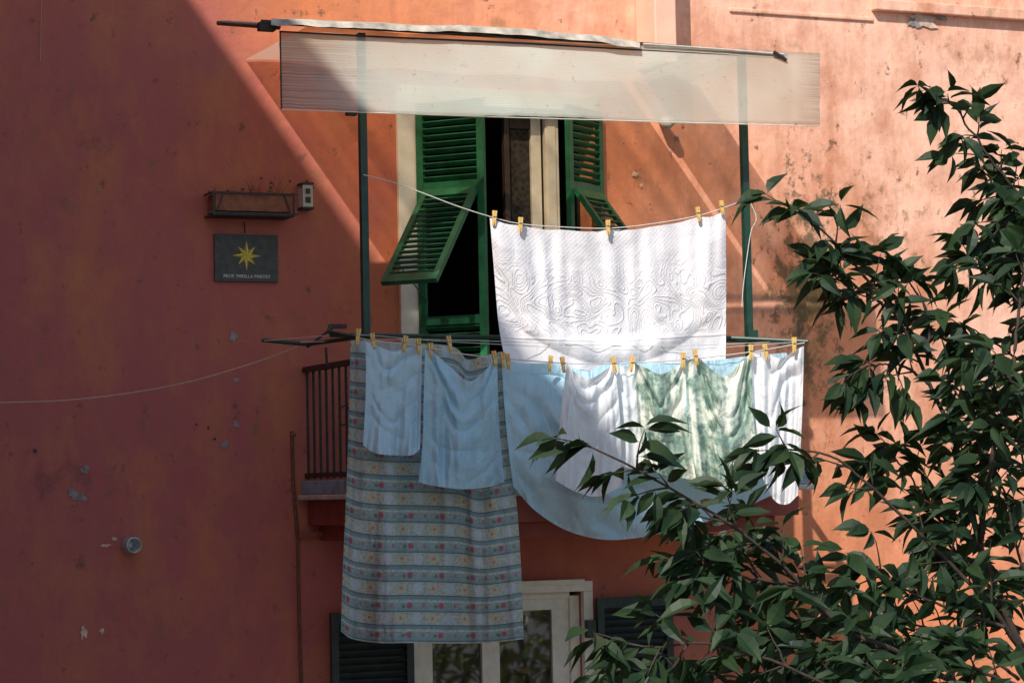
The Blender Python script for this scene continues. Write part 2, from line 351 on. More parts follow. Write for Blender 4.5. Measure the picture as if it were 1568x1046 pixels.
rl.box(xl,bxr-.05,yF-.02,yF+.02,zr-.02,zr+.015,0); rl.box(xl,bxr-.05,yF-.015,yF+.015,z0+.11,z0+.14,0)
n=26
for i in range(n): xx=xl+i*(bxr-.05-xl)/(n-1); rl.tube([(xx,yF,z0+.1),(xx,yF,zr-.01)],.009,6,0)
rl.box(bxr-.07,bxr-.03,yF,0,zr-.02,zr+.015,0)
c0=P(527,640,YB-.02)
rl.tube([c0+Vector((.05*math.cos(a)*(1-a/9),0,.09*math.sin(a)*(1-a/9))) for a in np.linspace(0,7,20)],.006,5,0)
rl.obj("railing",[iron],bal)
ps=MB(); zt_l=Z(556,52,YB); zt_r=Z(1140,85,YB)
ps.box(xpl-.022,xpl+.022,YB-.022,YB+.022,z0+.09,zt_l,0); ps.box(xpr-.022,xpr+.022,YB-.022,YB+.022,z0+.09,zt_r,0)
ps.tube([P(505,513,YB-.03),P(800,517,YB-.03),P(1237,523,YB-.03)],.014,8,0)
ps.tube([P(401,521,-.75),P(470,527,-.9),P(548,517,YB-.25)],[.012,.014,.012],8,0)
ps.tube([P(505,500,YB),P(503,508,YB-.02),P(548,517,YB-.25)],.012,8,0)
ps.tube([P(470,532,-.9),P(512,500,-1.0),P(528,500,-1.0)],.008,8,1)
ps.tube([P(499,532,-1.0),P(501,560,-1.0)],.008,6,1)
ps.box(*(lambda q:(q.x-.05,q.x+.05,q.y-.03,q.y+.03,q.z-.012,q.z+.012))(P(517,500,-1.0)),1)
ps.tube([P(1112,517,YB-.03),P(1237,523,YB-.35)],.012,8,0)
ps.box(xpr-.035,xpr+.035,YB-.06,YB-.023,Z(1146,518,YB)-.02,Z(1146,518,YB)+.05,0)
ps.obj("posts_and_arms",[dgreen,iron],bal,bevel=0)
# ------------------------------------------------------------ awning
aw=empty("awning")
ta=NT("fluted_polycarbonate"); uv=ta.uv(); o=ta.obj()
sep=ta.t.nodes.new("ShaderNodeSeparateXYZ"); ta.t.links.new(uv,sep.inputs[0])
flt=ta.math('SINE',ta.math('MULTIPLY',sep.outputs[1],2*math.pi*30))
dirtx=ta.math('ADD',ta.n("MapRange",Value=sep.outputs[0],From_Min=.18,From_Max=-.04),ta.math('MULTIPLY',ta.n("MapRange",Value=sep.outputs[0],From_Min=.95,From_Max=1),.7))
nz=ta.noise(o,1.5,2,.5)
strk=ta.noise(ta.scale(uv,(3,45,1)),1.0,3,.6); spk=ta.noise(o,28,3,.7)
dirt=ta.math('MULTIPLY',dirtx,ta.ramp(strk,[(.38,.25),(.60,1)]),clamp=True)
edge=ta.math('ADD',ta.n("MapRange",Value=sep.outputs[1],From_Min=.06,From_Max=0),ta.n("MapRange",Value=sep.outputs[1],From_Min=.95,From_Max=1))
midx=ta.math('SUBTRACT',1,ta.math('ABSOLUTE',ta.math('MULTIPLY',ta.math('SUBTRACT',sep.outputs[0],.45),2.4)),clamp=True)
col=ta.mix(ta.math('ADD',ta.ramp(nz,[(.38,0),(.66,.5)]),ta.math('MULTIPLY',midx,.6),clamp=True),(.58,.50,.40),(.78,.86,.78))
col=ta.mix(ta.ramp(spk,[(.62,0),(.74,.5)]),col,(.35,.24,.14))
col=ta.mix(dirt,col,(.15,.065,.04))
col=ta.mix(ta.math('MULTIPLY',edge,.5,clamp=True),col,(.22,.17,.10))
col=ta.mix(ta.math('MULTIPLY',ta.ramp(flt,[(.0,0),(1,1)]),.05),col,(.35,.28,.2))
ta.P(Base_Color=col,Roughness=.3,Normal=ta.bump(flt,.15,.002))
trl=ta.n("BsdfTranslucent",Color=col); m1=ta.n("MixShader",i0=.35,i1=ta.bsdf.outputs[0],i2=trl)
tp=ta.n("BsdfTransparent",Color=(1,.94,.84)); m2=ta.n("MixShader",i0=.22,i1=m1,i2=tp); ta.t.links.new(m2,ta.out.inputs[0]); poly=ta.m
tw=NT("aged_roof_sheet"); bnd=tw.noise(tw.scale(tw.obj(),(4.5,.35,1)),1.0,2,.5); cw=tw.mix(bnd,(.55,.48,.38),(.75,.70,.6)); tw.P(Base_Color=cw,Roughness=.5)
t2=tw.n("BsdfTranslucent",Color=cw); q1=tw.n("MixShader",i0=.5,i1=tw.bsdf.outputs[0],i2=t2)
q2=tw.n("MixShader",i0=tw.ramp(bnd,[(.36,.22),(.62,.50)]),i1=q1,i2=tw.n("BsdfTransparent",Color=(1,.80,.58))); tw.t.links.new(q2,tw.out.inputs[0]); roofm=tw.m
def sheet(name,c00,c10,c11,c01,nx,ny,mat,parent,off=None):
    vs=[];fs=[];uvs=[]
    for j in range(ny+1):
        for i in range(nx+1):
            s,t=i/nx,j/ny; p=(c00*(1-s)+c10*s)*(1-t)+(c01*(1-s)+c11*s)*t
            if off: p=p+off(s,t)
            vs.append(tuple(p)); uvs.append((s,t))
    for j in range(ny):
        for i in range(nx): a=j*(nx+1)+i; fs.append((a,a+1,a+nx+2,a+nx+1))
    me=bpy.data.meshes.new(name); me.from_pydata(vs,[],fs); me.materials.append(mat); ul=me.uv_layers.new()
    for l in me.loops: ul.data[l.index].uv=uvs[l.vertex_index]
    me.polygons.foreach_set("use_smooth",[True]*len(fs)); ob_=bpy.data.objects.new(name,me); scene.collection.objects.link(ob_); ob_.parent=parent; return ob_
tl_=P(428,50,YB-.06); tr_=P(1256,82,YB-.06); bl_=P(431,168,YB-.28); br_=P(1254,194,YB-.28)
sheet("hanging_panel",tl_,tr_,br_,bl_,120,24,poly,aw,lambda s,t:Vector((.012*mnoise.noise((t*9,3,s)) if s in (0,1) else 0,.014*math.sin(9*s+2*t)*t,(.008*math.sin(14*s+1)+.006*mnoise.noise((s*40,0,0)))*t)))
rl0=P(376,92,-.01); rr0=P(1120,100,-.01); rr0.z=rl0.z
fr0=Vector((rl0.x,YB-.05,Z(428,42,YB))); fr1=P(1205,84,YB-.05)+Vector((0,0,.02)); rr0.x=fr1.x-.02
hp=P(1050,262); tt_=(rl0.z-hp.z)/KZ; xg=hp.x-KX*tt_; s0=(xg-rl0.x)/(rr0.x-rl0.x)
def lerp(a,b,t): return a*(1-t)+b*t
wv_=lambda s,t:Vector((0,0,.01*math.sin(20*s)))
sheet("roof_sheet",rl0,lerp(rl0,rr0,s0-.012),lerp(fr0,fr1,s0-.010),fr0,40,10,roofm,aw,wv_)
sheet("roof_sheet_right",lerp(rl0,rr0,s0+.012),rr0,fr1,lerp(fr0,fr1,s0+.004),20,10,roofm,aw,wv_)
bars=MB()
bars.tube([P(333,36,-.9),P(428,42,YB)],[.014,.018],8,0)
bars.tube([P(338,33,-.95),P(415,38,YB-.02)],[.006,.010],6,2)
bars.tube([P(400,34,YB-.02),P(700,52,YB-.02),P(980,68,YB-.02),P(1205,86,YB-.02)],.014,8,1)
bars.tube([P(428,49,YB-.07),P(560,56,YB-.07),P(800,67,YB-.07),P(1200,90,YB-.07)],.006,6,1)
top=catmull([(415,30),(470,31),(520,34),(580,36),(640,40),(700,40),(760,43),(810,46),(860,52),(900,54),(930,58),(980,66)],50)
for k,((u0,v0),(u1,v1)) in enumerate(zip(top[:-1],top[1:])):
    h0=9+3*mnoise.noise((k*.4,1,0)); h1=9+3*mnoise.noise(((k+1)*.4,1,0)); j0=2*mnoise.noise((k*.7,5,0)); j1=2*mnoise.noise(((k+1)*.7,5,0))
    a=P(u0,v0+j0,YB-.10); b=P(u1,v1+j1,YB-.10); c=P(u1,v1+h1,YB-.13); d=P(u0,v0+h0,YB-.13)
    e=P(u1,v1-1,YB+.1); g_=P(u0,v0-1,YB+.1)
    bars.add([a,b,c,d,g_,e],[(3,2,1,0),(0,1,5,4)],4)
bars.tube([P(985,68,YB-.08),P(1100,76,YB-.08),P(1200,84,YB-.08)],.008,6,2)
bars.box(*(lambda q:(q.x-.05,q.x+.05,q.y-.03,q.y+.03,q.z-.025,q.z+.025))(P(408,42,YB)),1)
bars.tube([P(1185,80,YB-.1),P(1204,93,YB-.1)],.012,6,1)
bars.tube([P(431,168,YB-.285),P(700,178,YB-.285),P(1254,194,YB-.285)],.003,6,3)
bars.tube([P(429,50,YB-.062),P(431,168,YB-.282)],.005,6,1)
oo=P(540,174,YB-.27); bars.box(oo.x-.03,oo.x+.03,oo.y,oo.y+.05,oo.z-.01,oo.z+.01,1)
weath=simple("weathered_sheet",(.42,.38,.32),.7,.5,9)
bars.obj("frame_bars",[rust,iron,ledge,cream,weath],aw)
# ------------------------------------------------------------ laundry
def arclen(pts): return sum(np.linalg.norm(np.array(b)-np.array(a)) for a,b in zip(pts[:-1],pts[1:]))
def ridged(x,y,z):
    q=mnoise.noise((x,y,z))*1.9
    return math.copysign(abs(q)**.85,q)
def cloth(name,T,Rr,B,L,y0,y1,mat,folds=(),swags=(),nx=110,ny=110,extra=None,crum=1.0):
    T,B=catmull(T,nx+1),catmull(B,nx+1); L,Rr=catmull(L,ny+1),catmull(Rr,ny+1)
    vs=[];uvs=[]
    W=arclen(list(T))/230; H=arclen(list(L))/240
    W=max(W,arclen(list(B))/230)
    for j in range(ny+1):
        t=j/ny
        for i in range(nx+1):
            s=i/nx
            p=(1-t)*T[i]+t*B[i]+(1-s)*L[j]+s*Rr[j]-((1-s)*(1-t)*T[0]+s*(1-t)*T[-1]+(1-s)*t*B[0]+s*t*B[-1])
            y=y0+(y1-y0)*t
            for (fr,am,ph,sl_,b0,pw) in folds:
                y+=am*ridged(s*fr*2.1+sl_*t*2.5+.35*math.sin(2.6*t+ph*3),t*.9+ph*7.3,ph*13.1)*(b0+(1-b0)*t**pw)
            for (s0_,s1_,am,n_,dep,tau) in swags:
                if s0_<s<s1_:
                    x=(s-s0_)/(s1_-s0_); cat=4*x*(1-x)
                    w_=mnoise.noise((s*3,t*3,am*99))
                    q=math.sin(2*math.pi*(n_*(t-dep*cat)+.45*w_)); q=1-2*abs(q)**.7 if am>.02 else q
                    y+=am*q*math.sin(math.pi*x)**.6*math.exp(-t/tau)*(.75+.9*mnoise.noise((s*4+5,t*5,am*50)))
            y+=crum*(.012*mnoise.noise((s*W*5.5+y0*9,t*H*4.5,y1*31))+.006*mnoise.noise((s*W*12,t*H*10,y0*57)))
            if extra: y+=extra(s,t)
            vs.append(tuple(P(p[0],p[1],y))); uvs.append((s*W,t*H))
    fs=[]
    for j in range(ny):
        for i in range(nx): a=j*(nx+1)+i; fs.append((a,a+nx+1,a+nx+2,a+1))
    me=bpy.data.meshes.new(name); me.from_pydata(vs,[],fs); me.materials.append(mat); ul=me.uv_layers.new()
    ua=np.array([uvs[l.vertex_index] for l in me.loops]).ravel(); ul.data.foreach_set("uv",ua)
    me.polygons.foreach_set("use_smooth",[True]*len(fs)); o=bpy.data.objects.new(name,me); scene.collection.objects.link(o)
    return o
YL=-1.50; YG=YL-.16
cloth("floral_striped_tablecloth",
  [(537,520),(600,524),(690,530),(715,550),(740,545),(768,538)],
  [(768,538),(773,640),(790,760),(798,870),(802,978)],
  [(522,966),(540,978),(580,984),(630,984),(700,985),(760,983),(802,978)],
  [(537,520),(534,640),(530,760),(525,870),(522,966)],YL+.14,YL+.10,fab_flor,
  folds=[(2.2,.09,.4,.10,.4,1),(5,.035,1.3,-.1,.5,.8),(11,.010,2.2,.05,.5,1)],nx=140,ny=160)
cloth("hanging_towel",[(560,523),(575,528),(600,538),(625,533),(646,528)],
  [(646,528),(645,600),(643,688)],[(556,682),(575,694),(605,697),(630,697),(643,688)],[(560,523),(560,600),(556,682)],YL-.03,YL-.06,fab_blue2,
  folds=[(2.0,.06,.3,.1,.3,1),(4.7,.02,1.1,.2,.3,1)],swags=[(0,1,.030,2.2,.16,.8)])
cloth("hanging_towel",[(651,535),(665,541),(690,562),(718,584),(742,568),(761,545)],
  [(761,545),(764,640),(772,738)],[(641,738),(655,742),(680,746),(710,749),(745,746),(772,738)],[(651,535),(649,600),(647,680),(641,738)],YL-.04,YL-.08,fab_blue,
  folds=[(2.4,.075,.9,.2,.3,1),(5.2,.03,2.1,-.3,.3,1)],swags=[(0,1,.04,2.2,.24,.9),(.1,.8,.012,6,.25,.6)])
def fitx(s,t):
    # sagging belly on the free left part, long drape ridges running down to the belly
    b=math.exp(-((s-.27)/.22)**2)
    y=-.11*math.sin(math.pi*min(1,t*1.02))*b
    q=mnoise.noise((s*7-t*2.6,t*2.2+s*2,4.4)); y+=.055*(1-2*min(1,abs(q)*2.4))*min(1,t*3)*b
    return y+.05*max(0,(s-.5))*1.5
cloth("fitted_bed_sheet",[(768,550),(800,556),(845,556),(868,560),(900,568),(940,556),(1040,556),(1150,545),(1205,540)],
  [(1205,540),(1215,650),(1210,745)],[(786,745),(820,782),(868,812),(925,826),(985,822),(1040,808),(1110,790),(1210,745)],[(768,550),(772,620),(779,690),(786,745)],YL+.06,YL+.02,fab_blue,
  folds=[(3.6,.05,.5,.3,.35,1),(9,.018,1.7,-.4,.4,1)],swags=[(0,.55,.035,2.0,-.2,3),(0,.5,.014,5,-.22,2.5)],nx=190,ny=150,extra=fitx)
cloth("white_pillowcase",[(868,556),(878,568),(902,580),(925,568),(942,554)],
  [(942,554),(950,650),(952,745)],[(850,735),(880,752),(915,760),(952,745)],[(868,556),(858,640),(850,735)],YG-.06,YG-.12,fab_white2,
  folds=[(2.1,.05,1.9,.2,.3,1),(5.5,.02,.6,.2,.4,1)],swags=[(0,1,.035,2.8,.24,.5)])
cloth("white_pillowcase",[(940,556),(955,562),(975,558)],[(975,558),(985,640),(992,712)],[(948,712),(970,718),(992,712)],[(940,556),(944,640),(948,712)],YG-.0,YG-.02,fab_white2,
  folds=[(2.1,.03,1.2,.2,.3,1)],swags=[(0,1,.015,4.5,.2,.4)],nx=50)
cloth("printed_shirt",[(972,556),(990,564),(1012,573),(1035,562),(1050,553)],
  [(1050,553),(1052,640),(1066,735)],[(983,712),(1000,722),(1030,730),(1066,735)],[(972,556),(976,640),(983,712)],YG-.05,YG-.08,fab_green,
  folds=[(2.4,.055,.9,.3,.3,1),(5.2,.024,2.4,-.2,.3,1)],swags=[(0,1,.04,2.2,.25,.7)],crum=1.6)
cloth("printed_shirt",[(1048,552),(1070,549),(1085,562),(1110,576),(1132,558),(1150,540)],
  [(1150,540),(1155,640),(1166,728)],[(1058,735),(1085,747),(1120,750),(1150,742),(1166,728)],[(1048,552),(1054,640),(1058,735)],YG-.06,YG-.10,fab_green,
  folds=[(2.6,.055,2.2,.3,.3,1),(6.2,.022,.4,-.2,.3,1)],swags=[(.15,1,.045,2.2,.25,.8)],crum=1.6)
cloth("white_garment",[(1150,540),(1168,538),(1195,549),(1215,537),(1231,530)],
  [(1231,530),(1228,640),(1222,758)],[(1166,728),(1185,765),(1205,772),(1222,758)],[(1150,540),(1156,640),(1166,728)],YG-.04,YG-.06,fab_white2,
  folds=[(2.4,.05,1.4,.3,.4,1),(5,.02,.9,.3,.4,1)],swags=[(0,1,.025,2.4,.15,.6)])
def uprex(s,t):
    y=0
    y-=.040*max(0,math.sin(2*math.pi*(2.2*(t-.74)+.85*(2*s-1)**2)))*max(0,min(1,(t-.6)*5))
    if s<.3: y+=-.04*math.sin(2*math.pi*(s*3.2-t*.75+.1))*(1-s/.3)*min(1,t*6)
    if s>.75: y+=-.03*math.sin(2*math.pi*((1-s)*3.6-t*.55+.1))*((s-.75)/.25)*min(1,t*6)
    y+=.008*math.sin(2*math.pi*(13*s+.5*mnoise.noise((s*5,t*1.2,3))))*math.exp(-((t-.35)/.35)**2)*(.6+mnoise.noise((s*6,t,9)))
    return y
cloth("embroidered_bed_sheet",[(750,334),(775,343),(800,346),(835,352),(860,352),(900,355),(932,352),(970,352),(1000,347),(1040,341),(1068,333),(1090,332),(1111,322)],
  [(1111,322),(1112,440),(1111,565)],[(776,565),(850,566),(930,568),(1020,566),(1111,565)],[(750,334),(757,420),(764,500),(776,565)],YB-.10,YB-.16,fab_white,
  folds=[(3.0,.035,.3,.0,.5,1),(7,.012,1.1,.0,.9,1)],nx=220,ny=150,extra=uprex,crum=.6)
rp=MB()
def ropep(pts,rad,mi=0,n=40): 
    c=catmull([tuple(P(*p)) for p in pts],n); rp.tube([Vector(q) for q in c],rad,5,mi)
ropep([(556,268,YB-.02),(600,279,YB-.05),(650,297,YB-.08),(700,316,YB-.1),(750,332,YB-.1),(795,343,YB-.1),(860,348,YB-.1),(932,350,YB-.1),(1000,343,YB-.1),(1068,331,YB-.1),(1110,318,YB-.1),(1148,303,YB-.02)],.0035)
ropep([(545,516,YL+.05),(571,522,YL),(640,529,YL-.02),(700,541,YL-.03),(770,549,YL-.03),(862,556,YG-.05),(940,557,YG-.06),(1046,551,YG-.06),(1150,539,YG-.06),(1232,525,YG-.03)],.0035)
ropep([(460,524,-1.0),(640,520,YL),(800,524,YL+.1),(1000,530,YL+.1),(1232,522,YL+.1)],.002)
ropep([(405,522,-.8),(540,513,-1.3),(700,524,YL+.05),(1000,536,YL),(1235,523,YL)],.002)
for k in range(5): 
    c=P(1147,303+k*2,YB); rp.tube([c+Vector((.03*math.cos(a),.03*math.sin(a),.004*math.sin(3*a+k))) for a in np.linspace(0,6.28,13)],.004,5,0)
ropep([(1150,312,YB-.04),(1158,335,YB-.05),(1150,355,YB-.04),(1143,400,YB-.04),(1138,440,YB-.04),(1136,470,YB-.04)],.003)
rp.obj("clothes_line",[rope])
rp=MB(); ropep([(-20,617,-.3),(100,613,-.4),(210,600,-.5),(300,582,-.65),(400,552,-.8),(455,531,-.95)],.0045,0)
ropep([(64,-10,-.02),(63,40,-.02),(62,95,-.02)],.002,0)
rp.obj("wall_cable",[cable])
pn=MB()
def pin(u,v,y,h=.085,tilt=0):
    c=P(u,v,y)
    for sgn in (-1,1):
        Mx=Matrix.Translation(c)@Matrix.Rotation(tilt,4,'Y')@Matrix.Rotation(sgn*.07,4,'Y')
        pn.box(sgn*.0065-.005,sgn*.0065+.005,-.008,.008,-h*.62,h*.42,0,Mx)
    pn.tube([c+Vector((-.013,-.010,.0)),c+Vector((.013,-.010,.0))],.0035,6,1)
for (u,v) in [(571,520),(548,513),(620,524),(641,528),(659,535),(688,524),(757,547),(770,549),(778,551),(843,554),(862,556),(940,556),(968,555),(1046,549),(1065,545),(1150,537),(1172,536),(1216,526)]:
    yy=(YL-.05 if u<850 else YG-.09); pin(u,v,yy,.095,random.uniform(-.2,.2))
for (u,v) in [(757,332),(797,342),(931,346),(1069,326),(1105,316)]: pin(u,v,YB-.14,.09,random.uniform(-.25,.1))
pn.obj("clothespins",[wood,steel])
# ------------------------------------------------------------ small wall objects
pl=empty("planter_box"); q=MB(); yf=-.2
x0,x1=X(330,310,yf),X(446,310,yf); zt=Z(388,297,yf); zb=Z(388,324,yf)
for a,b,c,d,e,g_ in ((x0,x1,yf,yf+.015,zb,zt),(x0,x1,-.035,-.02,zb,zt),(x0,x0+.015,yf+.016,-.036,zb,zt),(x1-.015,x1,yf+.016,-.036,zb,zt),(x0+.016,x1-.016,yf+.016,-.036,zb,zt-.03)): q.box(a,b,c,d,e,g_,0)
q.obj("trough",[terra],pl,bevel=.003)
q=MB(); xa,xb=X(318,292,yf),X(456,292,yf)
q.box(xa,xb,yf-.012,yf-.002,zt-.004,zt+.008,0); q.box(xa,xb,yf-.012,yf-.002,zb-.02,zb-.008,0); q.box(x0-.02,x1+.02,yf-.01,0,zb-.028,zb-.021,0)
for xx in (x0-.02,x1+.008): q.box(xx,xx+.012,yf-.014,yf-.003,zb-.03,zt+.01,0); q.box(xx,xx+.012,yf,0,zt,zt+.01,0)
for k in (0,1): xx=(x0+.01,x1-.01)[k]; q.tube([(xx,yf-.01,zb),(xx+(.04,-.04)[k],yf-.01,zt)],.004,5,0)
q.obj("bracket",[iron],pl)
q=MB()
for k in range(60):
    xx=random.uniform(x0+.03,x1-.05); h_=random.uniform(.02,.10)*(1.5 if xx>(x0+x1)/2 else .7); p=Vector((xx,-.11+random.uniform(-.04,.04),zt-.03)); e=p+Vector((random.uniform(-.08,.08),random.uniform(-.03,.03),h_+.03))
    q.tube([p,(p+e)/2+Vector((random.uniform(-.02,.02),0,0)),e],[.003,.002,.001],4,0)
    if random.random()<.12: q.box(e.x-.008,e.x+.008,e.y-.004,e.y+.004,e.z-.006,e.z+.008,1)
q.obj("dry_plants",[terra,brown],pl)
ln=MB(); a=P(470,300,-.08); ln.box(a.x-.035,a.x+.035,-.10,-.001,a.z-.075,a.z+.07,0); ln.box(a.x-.042,a.x+.042,-.11,-.001,a.z+.071,a.z+.085,1); ln.box(a.x-.042,a.x+.042,-.11,-.001,a.z-.09,a.z-.076,1)
ln.box(a.x-.018,a.x+.018,-.106,-.101,a.z-.05,a.z-.01,1); ln.box(a.x-.016,a.x+.016,-.106,-.101,a.z+.01,a.z+.045,1); ln.tube([a+Vector((-.05,0,.05)),a+Vector((0,0,.1)),a+Vector((.05,0,.05))],.006,6,1)
ln.obj("wall_lantern",[ledge,iron],bevel=.003)
pq=empty("wall_plaque"); q=MB(); x0,x1=X(327,396),X(424,396); zt=Z(376,360); zb=Z(376,432)
q.box(x0,x1,-.025,-.001,zb,zt,0); q.obj("slate_tile",[slate],pq,bevel=.003)
q=MB(); cx=(x0+x1)/2; cz=zb+(zt-zb)*.55; R1=.098; R2=.036; ring=[]
for k in range(16):
    t=math.pi*2*k/16; rr=(R1 if k%4==0 else R1*.85) if k%2==0 else R2; ring.append((cx+rr*math.sin(t)*1.0,-.027,cz+rr*math.cos(t)))
q.add([(cx,-.034,cz)]+ring,[(0,1+(k+1)%16,1+k) for k in range(16) if k%2==0],0); q.add([(cx,-.034,cz)]+ring,[(0,1+(k+1)%16,1+k) for k in range(16) if k%2==1],1)
q.obj("star",[yellow,simple("dull_yellow",(.40,.34,.06),.6)],pq)
tc=bpy.data.curves.new("lettering","FONT"); tc.body="PROF. MIRELLA PARODI"; tc.size=.030; tc.align_x='CENTER'; tc.extrude=.0005; tc.materials.append(whitep)
to=bpy.data.objects.new("lettering",tc); scene.collection.objects.link(to); to.location=(cx,-.027,zb+.025); to.rotation_euler=(math.pi/2,0,0); to.parent=pq
q=MB(); a=P(374,348,-.01); q.tube([a+Vector((0,0,.03)),a+Vector((0,-.01,0)),a+Vector((.004,0,-.04))],.004,5); q.obj("hook",[iron],pq)
vp=MB(); a=P(196,834,0); vs=[];fs=[];n=20
prof=[(0,.052),(-.16,.050),(-.16,.042),(-.02,.040),(-.02,.001)]
for (yy,rr) in prof:
    for k in range(n): t=2*math.pi*k/n; vs.append((a.x+rr*math.cos(t),yy,a.z+rr*math.sin(t)))
for i in range(len(prof)-1):
    for k in range(n): fs.append((i*n+k,i*n+(k+1)%n,(i+1)*n+(k+1)%n,(i+1)*n+k))
vp.add(vs,fs); vp.obj("vent_pipe",[steel],smooth=True)
# ------------------------------------------------------------ vegetation
tlf=NT("cherry_leaf"); nz=tlf.noise(tlf.obj(),7,1); lc=tlf.mix(tlf.ramp(nz,[(.35,0),(.65,1)]),(.009,.026,.013),(.028,.056,.022))
tlf.P(Base_Color=lc,Roughness=.5); tlf.bsdf.inputs["Specular IOR Level"].default_value=.25
tt=tlf.n("BsdfTranslucent",Color=tlf.mix(.5,lc,(.12,.22,.03))); mm=tlf.n("MixShader",i0=.18,i1=tlf.bsdf.outputs[0],i2=tt); tlf.t.links.new(mm,tlf.out.inputs[0]); leafm=tlf.m
tsh=NT("shrub_leaf"); tsh.P(Base_Color=tsh.ramp(tsh.noise(tsh.obj(),5,1),[(.35,(.06,.13,.02)),(.65,(.30,.40,.12))]),Roughness=.5); shrubm=tsh.m
def leaf(mb,base,dirv,nrm,L,wd,curl=.25,mi=0):
    d=dirv.normalized(); s=d.cross(nrm)
    if s.length<1e-3: s=d.cross(Vector((.3,.5,.8)))
    s.normalize(); n=s.cross(d).normalized()
    st=[(0,0),(.10,.08),(.24,.62),(.45,1),(.66,.82),(.86,.30),(1,0)]
    vs=[];mid=[];lf=[];rg=[]
    for t,wv in st:
        c=base+d*(L*t)-n*(curl*L*t*t)
        mid.append(len(vs)); vs.append(c)
        if 0<wv: 
            lf.append(len(vs)); vs.append(c+s*(wd*wv/2)+n*(wd*.26*wv)); rg.append(len(vs)); vs.append(c-s*(wd*wv/2)+n*(wd*.26*wv))
        else: lf.append(mid[-1]); rg.append(mid[-1])
    fs=[]
    for i in range(len(st)-1):
        for A_,o in ((lf,1),(rg,0)):
            q=[mid[i],A_[i],A_[i+1],mid[i+1]]; q=[x for k,x in enumerate(q) if x not in q[:k]]
            if len(q)>=3: fs.append(tuple(q if o else q[::-1]))
    mb.add(vs,fs,mi)
tree=empty("cherry_tree"); LV=MB(); BR=MB()
YT=-6.0
toC=-f
def leafcluster(p,d,n,L=.16):
    for k in range(n):
        a=random.uniform(-1.3,1.3)
        side=rt*math.sin(a)*1.0+d*math.cos(a)*.8+Vector((0,0,-.45+random.uniform(-.3,.35)))+toC*random.uniform(-.5,.5)
        nr=Vector((random.uniform(-.9,.9),random.uniform(-.9,.3),random.uniform(.3,1)))
        leaf(LV,p+Vector([random.uniform(-.015,.015) for _ in range(3)]),side,nr,L*random.uniform(.65,1.2),L*random.uniform(.32,.44),random.uniform(.05,.6))
def twig(p,d,length,dens):
    pts=[p]; dd=d.normalized()
    n=max(3,int(length/.045))
    for i in range(n):
        dd=(dd+Vector([random.uniform(-.18,.18) for _ in range(3)])+Vector((0,0,-.03))).normalized(); pts.append(pts[-1]+dd*length/n)
    BR.tube(pts,[.005*(1-.7*i/n) for i in range(n+1)],5)
    for i in range(1,n+1):
        if random.random()<dens: 
            sg=1 if i%2 else -1
            side=(rt*sg*.7+Vector((0,0,random.uniform(-.8,.15)))+dd*.7+toC*random.uniform(-.4,.4))
            nr=Vector((random.uniform(-.8,.8),random.uniform(-.9,.3),random.uniform(.2,1)))
            leaf(LV,pts[i],side,nr,random.uniform(.11,.195),random.uniform(.045,.072),random.uniform(.05,.6))
            if random.random()<.4: leaf(LV,pts[i],side-rt*sg*.9+Vector((0,0,-.3)),nr,random.uniform(.09,.16),random.uniform(.038,.06),random.uniform(.1,.6))
    leafcluster(pts[-1],dd,3,.155)
def branch(path,r0,r1,dens=.8,step=.11,tl=(.12,.32),start=0.1,dy=0):
    c=catmull([tuple(P(a,b,YT+(z if z else 0)+dy)) for a,b,z in path],44); pts=[Vector(q)+Vector((.012*mnoise.noise((i*.35,path[0][0],0)),0,.012*mnoise.noise((i*.35,path[0][1],4)))) for i,q in enumerate(c)]
    BR.tube(pts,[r0+(r1-r0)*(i/43)**.7 for i in range(44)],7)
    acc=0
    for i in range(1,44):
        seg=pts[i]-pts[i-1]; acc+=seg.length
        if i/43<start: continue
        if acc>step:
            acc=0; d=seg.normalized()
            for sg in (-1,1):
                if random.random()<dens:
                    perp=d.cross(f).normalized()*sg
                    twig(pts[i],d*.8+perp*random.uniform(.4,1.0)+toC*random.uniform(-.5,.5),random.uniform(*tl),.82)
    leafcluster(pts[-1],d,6,.17); twig(pts[-1],d,.14,1)
TB=(1660,1150,0)
branch([TB,(1560,980,0),(1500,830,0),(1470,700,0),(1425,590,.1),(1370,480,.1),(1300,395,.1),(1250,345,.1),(1215,322,.1)],.024,.004,.62,.12,(.05,.18),.22)
branch([(1500,830,0),(1520,700,-.3),(1545,600,-.3),(1560,480,-.2),(1568,400,-.2)],.015,.006,.7,.12,(.1,.26),.1)
branch([(1640,440,.2),(1575,320,.2),(1530,262,.2),(1490,205,.2),(1462,165,.2),(1442,152,.2)],.012,.004,.75,.09,(.05,.18),.1)
branch([(1640,420,.3),(1590,330,.3),(1530,290,.3),(1500,255,.3)],.010,.004,.75,.10,(.06,.2),.1)
branch([(1640,560,.4),(1590,480,.4),(1530,420,.4),(1490,400,.4)],.010,.004,.8,.1,(.08,.2),.1)
branch([(1640,480,.1),(1600,420,.1),(1560,400,.1)],.010,.004,.8,.1,(.08,.22),.1)
branch([(1640,660,.1),(1590,580,.1),(1530,530,.1),(1480,512,.1)],.010,.004,.8,.11,(.08,.2),.1)
branch([TB,(1540,960,-.3),(1460,868,-.3),(1370,780,-.3),(1300,715,-.3),(1250,692,-.3),(1205,688,-.3)],.019,.004,.6,.12,(.06,.2),.3)
branch([TB,(1400,1010,-.6),(1290,960,-.6),(1200,868,-.6),(1100,790,-.6),(1020,745,-.6),(950,705,-.6),(905,685,-.6)],.019,.004,.62,.11,(.06,.18),.3)
branch([(1290,960,-.6),(1230,900,-.5),(1160,830,-.4),(1110,800,-.4),(1060,790,-.4)],.010,.004,.7,.11,(.06,.18),.1)
